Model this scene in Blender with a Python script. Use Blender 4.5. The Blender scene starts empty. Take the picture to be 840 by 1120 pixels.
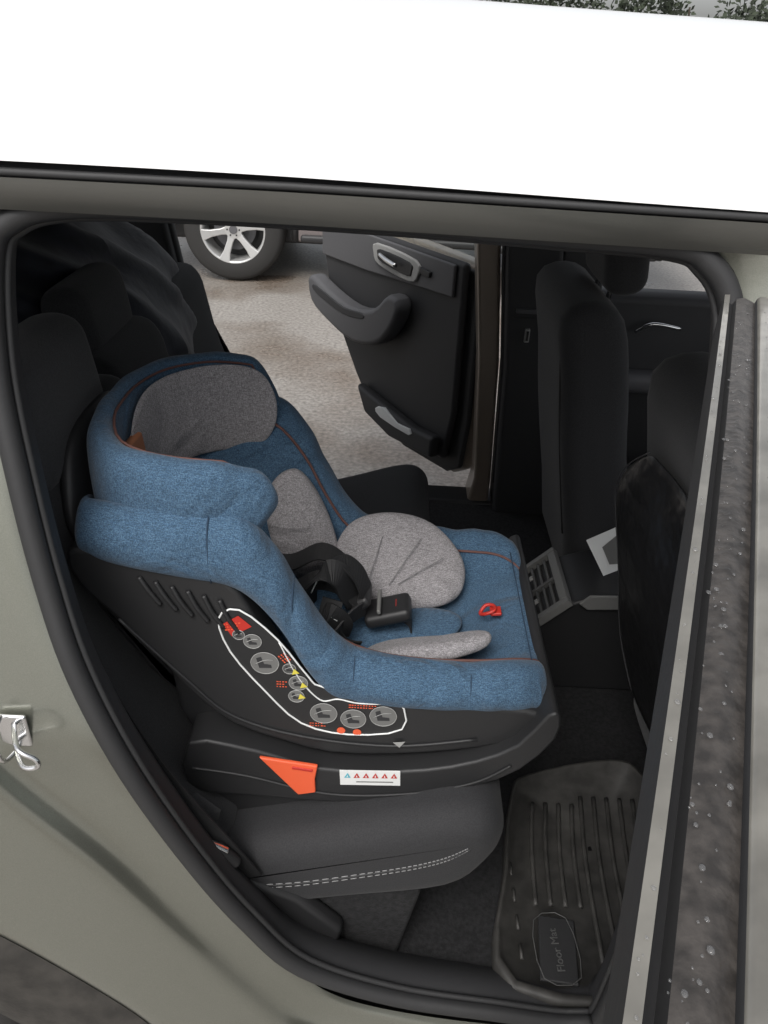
import bpy, math, random
from mathutils import Vector, Matrix, noise
random.seed(4)
sc=bpy.context.scene
# ---------------------------------------------------------------- helpers
def new_mat(name,col,rough=.6,metal=0,coat=0,spec=.5,var=0,scale=20,bump=0,bscale=200,col2=None,bdist=.002,sheen=0,detail=4):
    m=bpy.data.materials.new(name);m.use_nodes=True
    nt=m.node_tree;b=nt.nodes['Principled BSDF']
    b.inputs['Base Color'].default_value=(*col,1);b.inputs['Roughness'].default_value=rough
    b.inputs['Metallic'].default_value=metal;b.inputs['Coat Weight'].default_value=coat
    b.inputs['Coat Roughness'].default_value=.08
    b.inputs['Specular IOR Level'].default_value=spec
    b.inputs['Sheen Weight'].default_value=sheen
    tc=nt.nodes.new('ShaderNodeTexCoord')
    if col2 is not None or var:
        n=nt.nodes.new('ShaderNodeTexNoise');n.inputs['Scale'].default_value=scale;n.inputs['Detail'].default_value=detail
        nt.links.new(tc.outputs['Object'],n.inputs['Vector'])
        r=nt.nodes.new('ShaderNodeValToRGB')
        if col2 is None: col2=tuple(min(1,c*(1+var)) for c in col);c1=tuple(c*(1-var) for c in col)
        else: c1=col
        r.color_ramp.elements[0].position=.35;r.color_ramp.elements[1].position=.65
        r.color_ramp.elements[0].color=(*c1,1);r.color_ramp.elements[1].color=(*col2,1)
        nt.links.new(n.outputs['Fac'],r.inputs['Fac']);nt.links.new(r.outputs['Color'],b.inputs['Base Color'])
    if bump:
        n2=nt.nodes.new('ShaderNodeTexNoise');n2.inputs['Scale'].default_value=bscale;n2.inputs['Detail'].default_value=3
        nt.links.new(tc.outputs['Object'],n2.inputs['Vector'])
        bp=nt.nodes.new('ShaderNodeBump');bp.inputs['Strength'].default_value=bump;bp.inputs['Distance'].default_value=bdist
        nt.links.new(n2.outputs['Fac'],bp.inputs['Height']);nt.links.new(bp.outputs['Normal'],b.inputs['Normal'])
    return m
def fabric_mat(name,c1,c2,ws=260):
    m=new_mat(name,c1,.95,col2=c2,scale=700,spec=.15,sheen=.12,detail=1)
    nt=m.node_tree;b=nt.nodes['Principled BSDF'];tc=nt.nodes['Texture Coordinate']
    prev=b.inputs['Base Color'].links[0].from_socket
    mp=nt.nodes.new('ShaderNodeMapping');mp.inputs['Scale'].default_value=(1,1,.14)
    n=nt.nodes.new('ShaderNodeTexNoise');n.inputs['Scale'].default_value=1200;n.inputs['Detail'].default_value=1
    mp2=nt.nodes.new('ShaderNodeMapping');mp2.inputs['Scale'].default_value=(.12,.3,1)
    n2=nt.nodes.new('ShaderNodeTexNoise');n2.inputs['Scale'].default_value=1200;n2.inputs['Detail'].default_value=1
    for a,q in((mp,n),(mp2,n2)):
        nt.links.new(tc.outputs['Object'],a.inputs['Vector']);nt.links.new(a.outputs['Vector'],q.inputs['Vector'])
    add=nt.nodes.new('ShaderNodeMath');add.operation='ADD'
    nt.links.new(n.outputs['Fac'],add.inputs[0]);nt.links.new(n2.outputs['Fac'],add.inputs[1])
    mr=nt.nodes.new('ShaderNodeMapRange');mr.inputs['From Min'].default_value=.75;mr.inputs['From Max'].default_value=1.25
    mr.inputs['To Min'].default_value=.65;mr.inputs['To Max'].default_value=1.3
    nt.links.new(add.outputs[0],mr.inputs['Value'])
    mx=nt.nodes.new('ShaderNodeMix');mx.data_type='RGBA';mx.blend_type='MULTIPLY';mx.inputs['Factor'].default_value=1
    nt.links.new(prev,mx.inputs['A']);nt.links.new(mr.outputs['Result'],mx.inputs['B'])
    nt.links.new(mx.outputs['Result'],b.inputs['Base Color'])
    wr=nt.nodes.new('ShaderNodeTexNoise');wr.inputs['Scale'].default_value=12;wr.inputs['Detail'].default_value=2.5;wr.inputs['Distortion'].default_value=1.0
    nt.links.new(tc.outputs['Object'],wr.inputs['Vector'])
    b1=nt.nodes.new('ShaderNodeBump');b1.inputs['Strength'].default_value=.65;b1.inputs['Distance'].default_value=.020
    nt.links.new(wr.outputs['Fac'],b1.inputs['Height'])
    b2=nt.nodes.new('ShaderNodeBump');b2.inputs['Strength'].default_value=.3;b2.inputs['Distance'].default_value=.001
    nt.links.new(add.outputs[0],b2.inputs['Height']);nt.links.new(b1.outputs['Normal'],b2.inputs['Normal'])
    nt.links.new(b2.outputs['Normal'],b.inputs['Normal'])
    return m
def empty(name):
    e=bpy.data.objects.new(name,None);sc.collection.objects.link(e);return e
def mesh(name,V,Fc,mat,parent=None,smooth=True,sub=0,bev=0,bseg=3,mats=None,fm=None):
    me=bpy.data.meshes.new(name);me.from_pydata([tuple(v) for v in V],[],Fc);me.update()
    o=bpy.data.objects.new(name,me);sc.collection.objects.link(o)
    for m in (mats or [mat]): me.materials.append(m)
    if fm:
        for i,p in enumerate(me.polygons):p.material_index=fm[i]
    for p in me.polygons:p.use_smooth=smooth
    if bev:
        b=o.modifiers.new('b','BEVEL');b.width=bev;b.segments=bseg;b.limit_method='ANGLE';b.angle_limit=math.radians(35)
        b.harden_normals=False
    if sub:
        s=o.modifiers.new('s','SUBSURF');s.levels=sub;s.render_levels=sub
    if parent:o.parent=parent
    return o
def cat(P,n=6,closed=False):
    P=[Vector(p) for p in P];R=[];N=len(P);rng=range(N if closed else N-1)
    for i in rng:
        if closed:a,b,c,d=P[i-1],P[i],P[(i+1)%N],P[(i+2)%N]
        else:a,b,c,d=P[max(i-1,0)],P[i],P[i+1],P[min(i+2,N-1)]
        for k in range(n):
            t=k/n;R.append(.5*((2*b)+(c-a)*t+(2*a-5*b+4*c-d)*t*t+(3*b-a-3*c+d)*t**3))
    if not closed:R.append(P[-1])
    return R
def tube(name,P,r,mat,parent=None,closed=False,seg=8,n=6,smooth=True,flat=1):
    P=cat(P,n,closed) if n>1 else [Vector(p) for p in P]
    V=[];Fc=[];N=len(P);prev=None
    for i,p in enumerate(P):
        a=P[i-1] if (i or closed) else p;b=P[(i+1)%N] if (i<N-1 or closed) else p
        t=(b-a).normalized()
        if prev is None:
            u=t.cross(Vector((0,1,0)));
            if u.length<.1:u=t.cross(Vector((0,0,1)))
            u.normalize()
        else:
            u=(prev-t*prev.dot(t)).normalized()
        prev=u;w=t.cross(u)
        rr=r(i/(N-1)) if callable(r) else r
        for k in range(seg):
            an=2*math.pi*k/seg;V.append(p+u*math.cos(an)*rr*flat+w*math.sin(an)*rr)
    M=N if closed else N-1
    for i in range(M):
        j=(i+1)%N
        for k in range(seg):
            l=(k+1)%seg;Fc.append((i*seg+k,i*seg+l,j*seg+l,j*seg+k))
    if not closed:
        Fc.append(tuple(range(seg))[::-1]);Fc.append(tuple((N-1)*seg+k for k in range(seg)))
    return mesh(name,V,Fc,mat,parent)
def loft(name,rows,mat,parent=None,sub=0,closed_row=False,smooth=True,mats=None,rowmat=None,caps=False):
    n=len(rows[0]);V=[p for r in rows for p in r];Fc=[];fm=[]
    for i in range(len(rows)-1):
        for k in range(n if closed_row else n-1):
            l=(k+1)%n;Fc.append((i*n+k,i*n+l,(i+1)*n+l,(i+1)*n+k));fm.append(rowmat[i] if rowmat else 0)
    if caps:
        Fc.append(tuple(range(n))[::-1]);Fc.append(tuple((len(rows)-1)*n+k for k in range(n)));fm+=[0,0]
    return mesh(name,V,Fc,mat,parent,smooth,sub,mats=mats,fm=fm if mats else None)
def slab(name,poly,y0,y1,mat,parent=None,bev=.006,bseg=3,curve=0,smooth=True):
    """side profile (x,z) extruded across the car from y0 to y1"""
    if curve: poly=[(p.x,p.z) for p in cat([(a,0,b) for a,b in poly],curve,True)]
    n=len(poly);V=[(x,y0,z) for x,z in poly]+[(x,y1,z) for x,z in poly]
    Fc=[tuple(range(n)),tuple(range(n,2*n))[::-1]]+[(i,i+n,(i+1)%n+n,(i+1)%n) for i in range(n)]
    o=mesh(name,V,Fc,mat,parent,False,bev=bev,bseg=bseg)
    for p in o.data.polygons:p.use_smooth=smooth
    m=o.modifiers.new('wn','WEIGHTED_NORMAL');m.keep_sharp=False
    return o
def soft(name,poly,y0,y1,rad,mat,parent=None,curve=3,seg=6,sag=0):
    """upholstered block: side profile with generously rounded ends (profile shrinks towards y0 / y1)"""
    P=cat([(a,0,b) for a,b in poly],curve,True);c=sum(P,Vector())/len(P)
    N=len(P);nr=[]
    for i,p in enumerate(P):
        t=(P[(i+1)%N]-P[i-1]).normalized();q=Vector((t.z,0,-t.x))
        if q.dot(p-c)<0:q=-q
        nr.append(q)
    rows=[]
    def ring(y,ins):rows.append([Vector((p.x-q.x*ins,y,p.z-q.z*ins)) for p,q in zip(P,nr)])
    for k in range(seg+1):
        a=math.pi/2*k/seg;ring(y0+rad*(1-math.cos(a)),rad*(1-math.sin(a)))
    m=6
    for k in range(1,m):ring(y0+rad+(y1-y0-2*rad)*k/m,sag*math.sin(math.pi*k/m))
    for k in range(seg+1):
        a=math.pi/2*(1-k/seg);ring(y1-rad*(1-math.cos(a)),rad*(1-math.sin(a)))
    return loft(name,rows,mat,parent,closed_row=True,caps=True)
def box(name,c,s,mat,parent=None,bev=.004,rot=None,bseg=2,sub=0):
    V=[(sx*s[0]/2,sy*s[1]/2,sz*s[2]/2) for sx in(-1,1) for sy in(-1,1) for sz in(-1,1)]
    Fc=[(0,1,3,2),(4,6,7,5),(0,4,5,1),(2,3,7,6),(0,2,6,4),(1,5,7,3)]
    o=mesh(name,V,Fc,mat,parent,True,bev=bev,bseg=bseg,sub=sub);o.location=c
    if rot:o.rotation_euler=[math.radians(a) for a in rot]
    m=o.modifiers.new('wn','WEIGHTED_NORMAL')
    return o
def pillow(name,outline,th,mat,parent=None,normal=None,n=4,sub=1,puff=(1,.96,.82,.5,.12),h=(0,.55,.85,.98,1),bulge=0):
    O=cat(outline,n,True) if n>1 else [Vector(p) for p in outline]
    c=sum(O,Vector())/len(O)
    if normal is None:
        nn=Vector()
        for i in range(len(O)):nn+=(O[i-1]-c).cross(O[i]-c)
        nn.normalize()
    else:nn=Vector(normal).normalized()
    rows=[]
    for sgn in(-1,1):
        ks=range(len(puff)-1,0,-1) if sgn<0 else range(len(puff))
        for k in ks:
            rows.append([c+(p-c)*puff[k]+nn*sgn*h[k]*th for p in O])
    return loft(name,rows,mat,parent,sub=sub,closed_row=True,caps=True)
def ribbon(name,P,w,wd,mat,parent=None,th=.0015,n=6):
    P=cat(P,n);wd=Vector(wd).normalized();V=[];Fc=[]
    for i,p in enumerate(P):
        t=(P[min(i+1,len(P)-1)]-P[max(i-1,0)]).normalized();s=(wd-t*wd.dot(t)).normalized();nn=t.cross(s)
        for a,b in((-1,-1),(1,-1),(1,1),(-1,1)):V.append(p+s*a*w/2+nn*b*th)
    for i in range(len(P)-1):
        for k in range(4):
            l=(k+1)%4;Fc.append((i*4+k,i*4+l,i*4+4+l,i*4+4+k))
    Fc+= [(3,2,1,0),tuple(len(V)-4+k for k in range(4))]
    return mesh(name,V,Fc,mat,parent,False)
def disc(name,c,r,nrm,mat,parent=None,seg=24,th=.0006):
    nn=Vector(nrm).normalized();u=nn.orthogonal().normalized();w=nn.cross(u);c=Vector(c)
    a=[c+u*math.cos(2*math.pi*k/seg)*r+w*math.sin(2*math.pi*k/seg)*r for k in range(seg)]
    b=[p+nn*th for p in a]
    return loft(name,[a,b],mat,parent,closed_row=True,caps=True,smooth=False)

# ---------------------------------------------------------------- materials
paint=new_mat('silver_green_paint',(.235,.24,.205),.30,metal=.8,coat=.7,var=.08,scale=900)
hdrshaded=new_mat('shaded_header_paint',(.13,.13,.12),.4,metal=.6,coat=.4,var=.05,scale=6)  # same body paint, darkened: shade on the door header is in the colour
rooflit=new_mat('sky_lit_roof_paint',(.86,.86,.85),.5,metal=.0,coat=.7)  # body paint whitened, bright sky on the roof painted into its colour
taupe=new_mat('taupe_door_jamb_paint',(.24,.20,.165),.4,metal=.3,coat=.3)
rubber=new_mat('weatherstrip_rubber',(.024,.024,.025),.6,bump=.15,bscale=120)
plastic=new_mat('black_plastic',(.020,.020,.021),.5,bump=.25,bscale=700,bdist=.0008)
trim=new_mat('dark_interior_trim',(.032,.032,.034),.62,bump=.25,bscale=500,bdist=.001)
trim2=new_mat('grey_door_trim',(.10,.10,.105),.6,bump=.2,bscale=400,bdist=.001)
carpet=new_mat('black_carpet',(.014,.014,.015),.98,var=.4,scale=150,bump=.6,bscale=300)
seatm=new_mat('charcoal_seat_upholstery',(.022,.022,.024),.8,var=.25,scale=500,bump=.4,bscale=600,bdist=.001,sheen=.06)
seatm2=new_mat('black_seat_mesh',(.025,.025,.027),.9,var=.3,scale=500,bump=.4,bscale=600,bdist=.001,sheen=.1)
blue=fabric_mat('denim_blue_fabric',(.038,.078,.135),(.086,.150,.225))
grey=fabric_mat('heather_grey_fabric',(.20,.19,.195),(.34,.325,.335))
brown=new_mat('brown_piping',(.13,.06,.05),.7)
leather=new_mat('tan_leather',(.34,.14,.07),.6,bump=.2)
white=new_mat('white_label',(.75,.76,.75),.5)
lgrey=new_mat('light_grey_print',(.34,.34,.33),.5)
mgrey=new_mat('mid_grey_print',(.16,.16,.155),.5)
dgrey=new_mat('dark_grey_print',(.09,.09,.088),.5)
red=new_mat('red_plastic',(.50,.03,.02),.45)
orange=new_mat('orange_red_lever',(.80,.12,.045),.4)
yellow=new_mat('yellow_print',(.7,.6,.08),.5)
green=new_mat('green_indicator',(.03,.4,.1),.4)
cyan=new_mat('cyan_print',(.1,.45,.55),.5)
chrome=new_mat('chrome',(.7,.7,.7),.2,metal=1)
alloy=new_mat('alloy_wheel_silver',(.55,.55,.54),.35,metal=.6)
stitch=new_mat('white_stitch_thread',(.26,.26,.26),.8)
seam=new_mat('blue_seam',(.022,.045,.08),.9)
greyd=new_mat('grey_seam',(.19,.185,.19),.9)
webbing=new_mat('black_webbing',(.014,.014,.015),.7,bump=.3,bscale=500)
cloth=new_mat('navy_black_cloth',(.020,.022,.034),.65,var=.2,scale=30,bump=.3,bscale=25,bdist=.008,sheen=.25)
drop=new_mat('water_droplet',(.8,.8,.8),.03);drop.node_tree.nodes['Principled BSDF'].inputs['Transmission Weight'].default_value=.9
drop.node_tree.nodes['Principled BSDF'].inputs['IOR'].default_value=1.33
glass=new_mat('window_glass',(.7,.75,.72),.02);glass.node_tree.nodes['Principled BSDF'].inputs['Transmission Weight'].default_value=1
glass.node_tree.nodes['Principled BSDF'].inputs['IOR'].default_value=1.02
matm=new_mat('rubber_floor_mat',(.045,.043,.040),.6,var=.3,scale=30,bump=.3,bscale=80)
film=new_mat('dark_kick_mat',(.016,.016,.017),.33,spec=.45,bump=.5,bscale=9,bdist=.03)
clad=new_mat('dusty_cladding',(.034,.031,.027),.8,var=.3,scale=30,bump=.3,bscale=150)

# ---------------------------------------------------------------- ground
g=bpy.data.materials.new('wet_asphalt');g.use_nodes=True;nt=g.node_tree;b=nt.nodes['Principled BSDF']
tc=nt.nodes.new('ShaderNodeTexCoord')
n1=nt.nodes.new('ShaderNodeTexNoise');n1.inputs['Scale'].default_value=.8;n1.inputs['Detail'].default_value=8
n2=nt.nodes.new('ShaderNodeTexNoise');n2.inputs['Scale'].default_value=45;n2.inputs['Detail'].default_value=8
for q in(n1,n2):nt.links.new(tc.outputs['Object'],q.inputs['Vector'])
r1=nt.nodes.new('ShaderNodeValToRGB');e=r1.color_ramp.elements
e[0].position=.36;e[0].color=(.18,.145,.115,1);e[1].position=.52;e[1].color=(.32,.30,.275,1)
r2=nt.nodes.new('ShaderNodeMapRange');r2.inputs['From Min'].default_value=.3;r2.inputs['From Max'].default_value=.7;r2.inputs['To Min'].default_value=.6;r2.inputs['To Max'].default_value=1.3
nt.links.new(n1.outputs['Fac'],r1.inputs['Fac']);nt.links.new(n2.outputs['Fac'],r2.inputs['Value'])
mx=nt.nodes.new('ShaderNodeMix');mx.data_type='RGBA';mx.blend_type='MULTIPLY';mx.inputs['Factor'].default_value=1
nt.links.new(r1.outputs['Color'],mx.inputs['A']);nt.links.new(r2.outputs['Result'],mx.inputs['B']);nt.links.new(mx.outputs['Result'],b.inputs['Base Color'])
r3=nt.nodes.new('ShaderNodeMapRange');r3.inputs['From Min'].default_value=.33;r3.inputs['From Max'].default_value=.5;r3.inputs['To Min'].default_value=.16;r3.inputs['To Max'].default_value=.45
nt.links.new(n1.outputs['Fac'],r3.inputs['Value']);nt.links.new(r3.outputs['Result'],b.inputs['Roughness'])
bp=nt.nodes.new('ShaderNodeBump');bp.inputs['Strength'].default_value=.4;bp.inputs['Distance'].default_value=.012
nt.links.new(n2.outputs['Fac'],bp.inputs['Height']);nt.links.new(bp.outputs['Normal'],b.inputs['Normal'])
mesh('ground',[(-300,-300,0),(300,-300,0),(300,300,0),(-300,300,0)],[(0,1,2,3)],g)

# ---------------------------------------------------------------- car (the one we look into)
car=empty('silver_suv_car')
def Yb(z):return max(0,.28*(z-.95))
inn=[(-.412,1.500),(-.414,1.44),(-.408,1.40),(-.399,1.347),(-.389,1.21),(-.370,1.112),(-.342,1.029),(-.299,.925),(-.237,.785),(-.178,.648),(-.12,.532),(-.042,.425),(.1,.375),(.3,.352),(.42,.345)]
fin=[(-1.3,1.52),(-1.3,1.44),(-1.3,1.38),(-1.3,1.30),(-1.3,1.15),(-1.25,1.00),(-1.0,.91),(-.72,.83),(-.500,.69),(-.325,.50),(-.25,.38),(-.13,.30),(.1,.24),(.3,.23),(.42,.23)]
jw=[.12,.12,.12,.12,.13,.13,.13,.115,.08,.065,.055,.05,.04,.04,.04]
A=cat([(x,0,z) for x,z in inn],5);B=cat([(x,0,z) for x,z in fin],5);J=cat([(w,0,0) for w in jw],5)
def offrow(d,dy):
    R=[]
    for a,bb,j in zip(A,B,J):
        dr=(bb-a);L=dr.length;dr/=L
        dd=min(d(j.x) if callable(d) else d,L*.999)
        p=a+dr*dd;R.append(Vector((p.x,Yb(p.z)+dy,p.z)))
    return R
rows=[offrow(0,.032),offrow(.006,.024),offrow(lambda j:j*.5,.02),offrow(lambda j:j-.012,.014),offrow(lambda j:j,.009),offrow(lambda j:j+.006,-.004),
      offrow(lambda j:j+.012,-.010),offrow(lambda j:j+.03,-.014)]
L2=[]
for a,bb,j in zip(A,B,J):
    dr=(bb-a);L=dr.length;dr/=L
    base=j.x+.03;l=[]
    for f in(.25,.5,.75,.93,1):
        p=a+dr*(base+(L-base)*f);l.append(Vector((p.x,Yb(p.z)-.015-.028*f+(.006 if f==1 else 0),p.z)))
    L2.append(l)
for k in range(5):rows.append([l[k] for l in L2])
loft('quarter_panel',rows,paint,car,sub=1)
last=rows[-1]
loft('wheel_arch_cladding',[[p+Vector((0,-.002,.004)) for p in last],[p+Vector((-.004,-.012,-.012)) for p in last],[p+Vector((-.05,-.014,-.09)) for p in last],[p+Vector((-.08,-.006,-.16)) for p in last],[p+Vector((-.085,.02,-.175)) for p in last],[p+Vector((-.09,.30,-.18)) for p in last]],clad,car,sub=1)
seal=[(.34,1.40),(.330,1.458),(.306,1.490),(.27,1.505),(.145,1.510),(-.032,1.515),(-.209,1.516),(-.325,1.512),(-.377,1.497),(-.399,1.466),(-.403,1.362),(-.389,1.252),(-.367,1.134),(-.338,1.029),(-.289,.90),(-.226,.735),(-.162,.605),(-.085,.494),(.051,.428),(.205,.400),(.34,.385),(.375,.45),(.37,.9),(.355,1.2)]
sp=[(x,Yb(z)+.030,z) for x,z in seal]
tube('door_seal',sp,.0125,rubber,car,closed=True,n=6,seg=10)
def scaled(P,o,dy):
    P=cat(P,6,True);R=[];N=len(P)
    for i,p in enumerate(P):
        t=(P[(i+1)%N]-P[i-1]).normalized();nn=Vector((t.z,0,-t.x));nn.normalize();c=Vector((0,p.y,1.0))
        if nn.dot(c-p)<0:nn=-nn
        R.append(p+nn*o+Vector((0,dy,0)))
    return R
tube('seal_lip',scaled(sp,.012,.010),.0045,rubber,car,closed=True,n=1)
def cl(l):return l+[l[0]]
loft('aperture_inner_trim',[cl(cat(sp,6,True)),cl(scaled(sp,.006,.02)),cl(scaled(sp,.008,.04)),cl(scaled(sp,-.012,.07)),cl(scaled(sp,-.05,.10))],trim,car)
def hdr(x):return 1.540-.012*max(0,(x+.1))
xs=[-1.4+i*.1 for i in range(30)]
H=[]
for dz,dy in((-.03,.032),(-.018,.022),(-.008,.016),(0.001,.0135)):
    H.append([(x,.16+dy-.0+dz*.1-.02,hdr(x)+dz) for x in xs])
loft('door_header',H,hdrshaded,car,sub=1)
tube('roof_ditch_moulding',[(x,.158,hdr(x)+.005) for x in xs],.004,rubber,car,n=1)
cr=[(.18,1.517),(.27,1.514),(.312,1.500),(.338,1.468),(.352,1.40),(.367,1.2),(.382,.9),(.39,.46)]
co=[(.18,1.53),(.30,1.53),(.40,1.53),(.46,1.50),(.46,1.40),(.46,1.2),(.46,.9),(.46,.46)]
ca=cat([(x,Yb(z)+.026,z) for x,z in cr],4);cb=cat([(x,Yb(z)+.012,z) for x,z in co],4)
loft('b_pillar_outer',[ca,[a.lerp(b_,.3)+Vector((0,-.008,0)) for a,b_ in zip(ca,cb)],cb],paint,car)
R=[]
prof=[(.155,1.549),(.157,1.562),(.166,1.580),(.195,1.603),(.26,1.634),(.36,1.668),(.50,1.698),(.70,1.720),(.9,1.726),(1.1,1.720),(1.3,1.698),(1.45,1.655),(1.55,1.61),(1.62,1.56)]
for i in range(24):
    x=-1.6+i*.125
    dz=-.012*max(0,x+.1)-.05*max(0,x-.5)**2-.01*max(0,-x-.9)+.006*math.exp(-((x+.3)/.5)**2)
    R.append([(x,y,z+dz) for y,z in prof])
loft('roof_panel',R,rooflit,car,sub=1)
loft('headliner',[[(x,y+(.01 if y<.8 else -.01),min(z,1.62)-.035) for x,y,z in r] for r in R],trim,car)
box('floor_pan',(.0,.9,.33),(3.0,1.66,.06),carpet,car)
box('far_sill',(-.1,1.70,.32),(2.6,.12,.10),plastic,car,bev=.02)
box('near_front_door_skin',(.98,.03,.62),(1.04,.06,.72),paint,car,bev=.02)
box('near_rear_inner_wall',(-.95,.16,.75),(.75,.1,.9),trim,car,bev=.02)
box('near_quarter_inner',(-.90,.22,1.25),(.55,.06,.55),trim,car,bev=.02)
slab('far_b_pillar',[(.285,1.55),(.30,1.18),(.335,.85),(.36,.30),(.55,.30),(.50,.85),(.455,1.2),(.43,1.55)],1.60,1.74,trim,car,bev=.015)
slab('far_b_pillar_jamb',[(.205,1.50),(.222,1.18),(.262,.85),(.29,.45),(.27,.33),(.345,.33),(.345,.45),(.325,.85),(.29,1.18),(.28,1.50)],1.655,1.77,taupe,car,bev=.012)
tube('far_b_pillar_seal',[(.287,1.64,1.50),(.298,1.64,1.18),(.334,1.64,.85),(.356,1.64,.45)],.007,rubber,car)
box('pillar_belt_slot',(.385,1.594,.96),(.014,.012,.04),lgrey,car,bev=.002)
box('pillar_belt_slot_dark',(.385,1.587,.96),(.007,.004,.028),plastic,car,bev=.001)
box('pillar_belt_anchor',(.375,1.594,1.03),(.06,.014,.012),trim2,car,bev=.002)
box('pillar_panel_gap',(.40,1.598,1.01),(.12,.006,.003),rubber,car,bev=.001)
slab('far_c_pillar',[(-.70,1.5),(-.64,1.20),(-.575,.80),(-.45,.6),(-.35,.33),(-1.4,.33),(-1.4,1.5)],1.62,1.72,trim,car,bev=.015)
tube('far_opening_seal',[(-.2,1.68,.37),(-.36,1.68,.44),(-.52,1.66,.68),(-.585,1.66,.85),(-.64,1.66,1.18),(-.68,1.63,1.45)],.014,rubber,car)
box('far_roof_rail',(0,1.62,1.52),(3,.08,.07),trim,car,bev=.02)
box('far_front_door_skin',(1.0,1.70,.70),(1.0,.10,.76),trim,car,bev=.03)
box('far_front_door_armrest',(.85,1.62,.83),(.6,.08,.06),trim2,car,bev=.02)
tube('far_front_door_pull',[(.70,1.62,.98),(.74,1.60,1.01),(.82,1.60,1.0)],.006,chrome,car)
slab('far_front_pillar',[(.455,1.55),(.47,1.0),(.60,1.0),(.56,1.55)],1.66,1.72,trim,car,bev=.01)
slab('dashboard',[(1.15,1.02),(1.05,.9),(1.1,.5),(1.5,.35),(1.55,1.05)],.1,1.7,trim,car,bev=.03)
box('tailgate',(-1.55,.9,.75),(.06,1.5,.9),trim,car,bev=.02)
box('parcel_floor',(-1.05,.9,.62),(.9,1.4,.04),carpet,car)
tyre=new_mat('tyre_rubber',(.028,.027,.026),.85,bump=.3,bscale=60)
def wheel(name,c,r,w,parent,face=-1,spokes=6):
    e=bpy.data.objects.new(name,None);sc.collection.objects.link(e);e.parent=parent;e.location=c
    pr=[(.64,.5),(.70,.52),(.90,.5),(.97,.42),(1,.25),(1,-.25),(.97,-.42),(.9,-.5),(.64,-.5)]
    n=64;rows=[]
    for i in range(n+1):
        a=2*math.pi*i/n;rows.append([(math.cos(a)*p[0]*r,p[1]*w*face,math.sin(a)*p[0]*r) for p in pr])
    loft('tyre',rows,tyre,e)
    pr=[(.655,.46),(.64,.50),(.60,.44),(.58,.1),(.58,-.4)]
    loft('rim',[[(math.cos(2*math.pi*i/n)*p[0]*r,p[1]*w*face,math.sin(2*math.pi*i/n)*p[0]*r) for p in pr] for i in range(n+1)],alloy,e)
    disc('brake_disc',(0,.05*w*face,0),.42*r,(0,face,0),trim2,e,32,.01)
    disc('barrel_back',(0,-.3*w*face,0),.58*r,(0,face,0),rubber,e,32,.01)
    for k in range(spokes):
        a0=2*math.pi*k/spokes+.2
        V=[]
        for rr,hw in((.10,.085),(.25,.06),(.45,.07),(.63,.115)):
            for s in(-1,1):
                for d in(.0,-.22):
                    ca_,sa=math.cos(a0),math.sin(a0)
                    x=rr*r*ca_-s*hw*r*sa;z=rr*r*sa+s*hw*r*ca_
                    dep=(.36+.12*(rr/.63))*w+d*w*.6
                    V.append((x,dep*face,z))
        Fc=[]
        for i in range(3):
            o=i*4;Fc+=[(o,o+2,o+6,o+4),(o+1,o+5,o+7,o+3),(o,o+4,o+5,o+1),(o+2,o+3,o+7,o+6)]
        mesh('spoke_%d'%(k+1),V,Fc,alloy,e,False,bev=.006,bseg=2)
    disc('hub',(0,.28*w*face,0),.17*r,(0,face,0),alloy,e,24,.03)
    disc('hub_cap',(0,(.28*w+.03)*face,0),.08*r,(0,face,0),trim2,e,24,.008)
    for k in range(6):
        a=2*math.pi*k/6;disc('nut_%d'%k,(math.cos(a)*.12*r,(.28*w+.03)*face,math.sin(a)*.12*r),.018*r,(0,face,0),rubber,e,8,.004)
    return e
wheel('rear_wheel',(-.87,.13,.34),.34,.2,car)
st=empty('striker');st.parent=car
box('striker_plate',(-.408,.020,.972),(.035,.006,.048),chrome,st,bev=.003)
tube('striker_loop',[(-.405,.018,.985),(-.385,-.018,.985),(-.366,-.022,.975),(-.366,-.022,.963),(-.385,-.018,.958),(-.408,.016,.957)],.003,chrome,st)
tube('striker_bar',[(-.415,.014,1.00),(-.414,-.010,.99),(-.411,-.010,.955),(-.408,.014,.945)],.0028,chrome,st)
# rear bench ----------------------------------------------------------------
soft('rear_seat_cushion',[(-.42,.585),(-.30,.61),(-.10,.665),(.06,.715),(.135,.737),(.180,.728),(.200,.69),(.185,.63),(.13,.565),(-.02,.525),(-.16,.495),(-.42,.47)],.108,.86,.045,seatm,car,curve=4)
soft('rear_seat_cushion_far',[(-.42,.54),(-.30,.57),(-.10,.63),(.02,.67),(.08,.675),(.115,.64),(.115,.57),(.08,.50),(-.02,.47),(-.16,.45),(-.42,.44)],.88,1.33,.045,seatm,car,curve=4)
for k,dz in((0,0),(1,-.008)):
    P=[(-.19,.1074,.566+dz),(-.10,.1074,.582+dz),(.0,.1074,.612+dz),(.07,.1074,.636+dz),(.115,.1074,.658+dz),(.145,.1074,.682+dz*.7)]
    PP=cat(P,22)
    for q in range(0,len(PP)-2,3):
        tube('cushion_stitch_%d'%k,[PP[q],PP[q+2]],.0008,stitch,car,n=1,seg=5)
tube('cushion_seam',[(-.19,.1082,.562),(-.10,.1082,.578),(.0,.1082,.608),(.07,.1082,.632),(.118,.1082,.655),(.149,.1082,.679)],.0016,rubber,car,seg=6)
slab('seat_base_void',[(-.4,.36),(.06,.36),(.09,.54),(-.4,.54)],.13,1.3,carpet,car,bev=.01)
slab('seat_side_valance',[(-.40,.36),(-.05,.37),(-.03,.47),(-.10,.55),(-.25,.62),(-.40,.62)],.10,.13,plastic,car,bev=.01)
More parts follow.
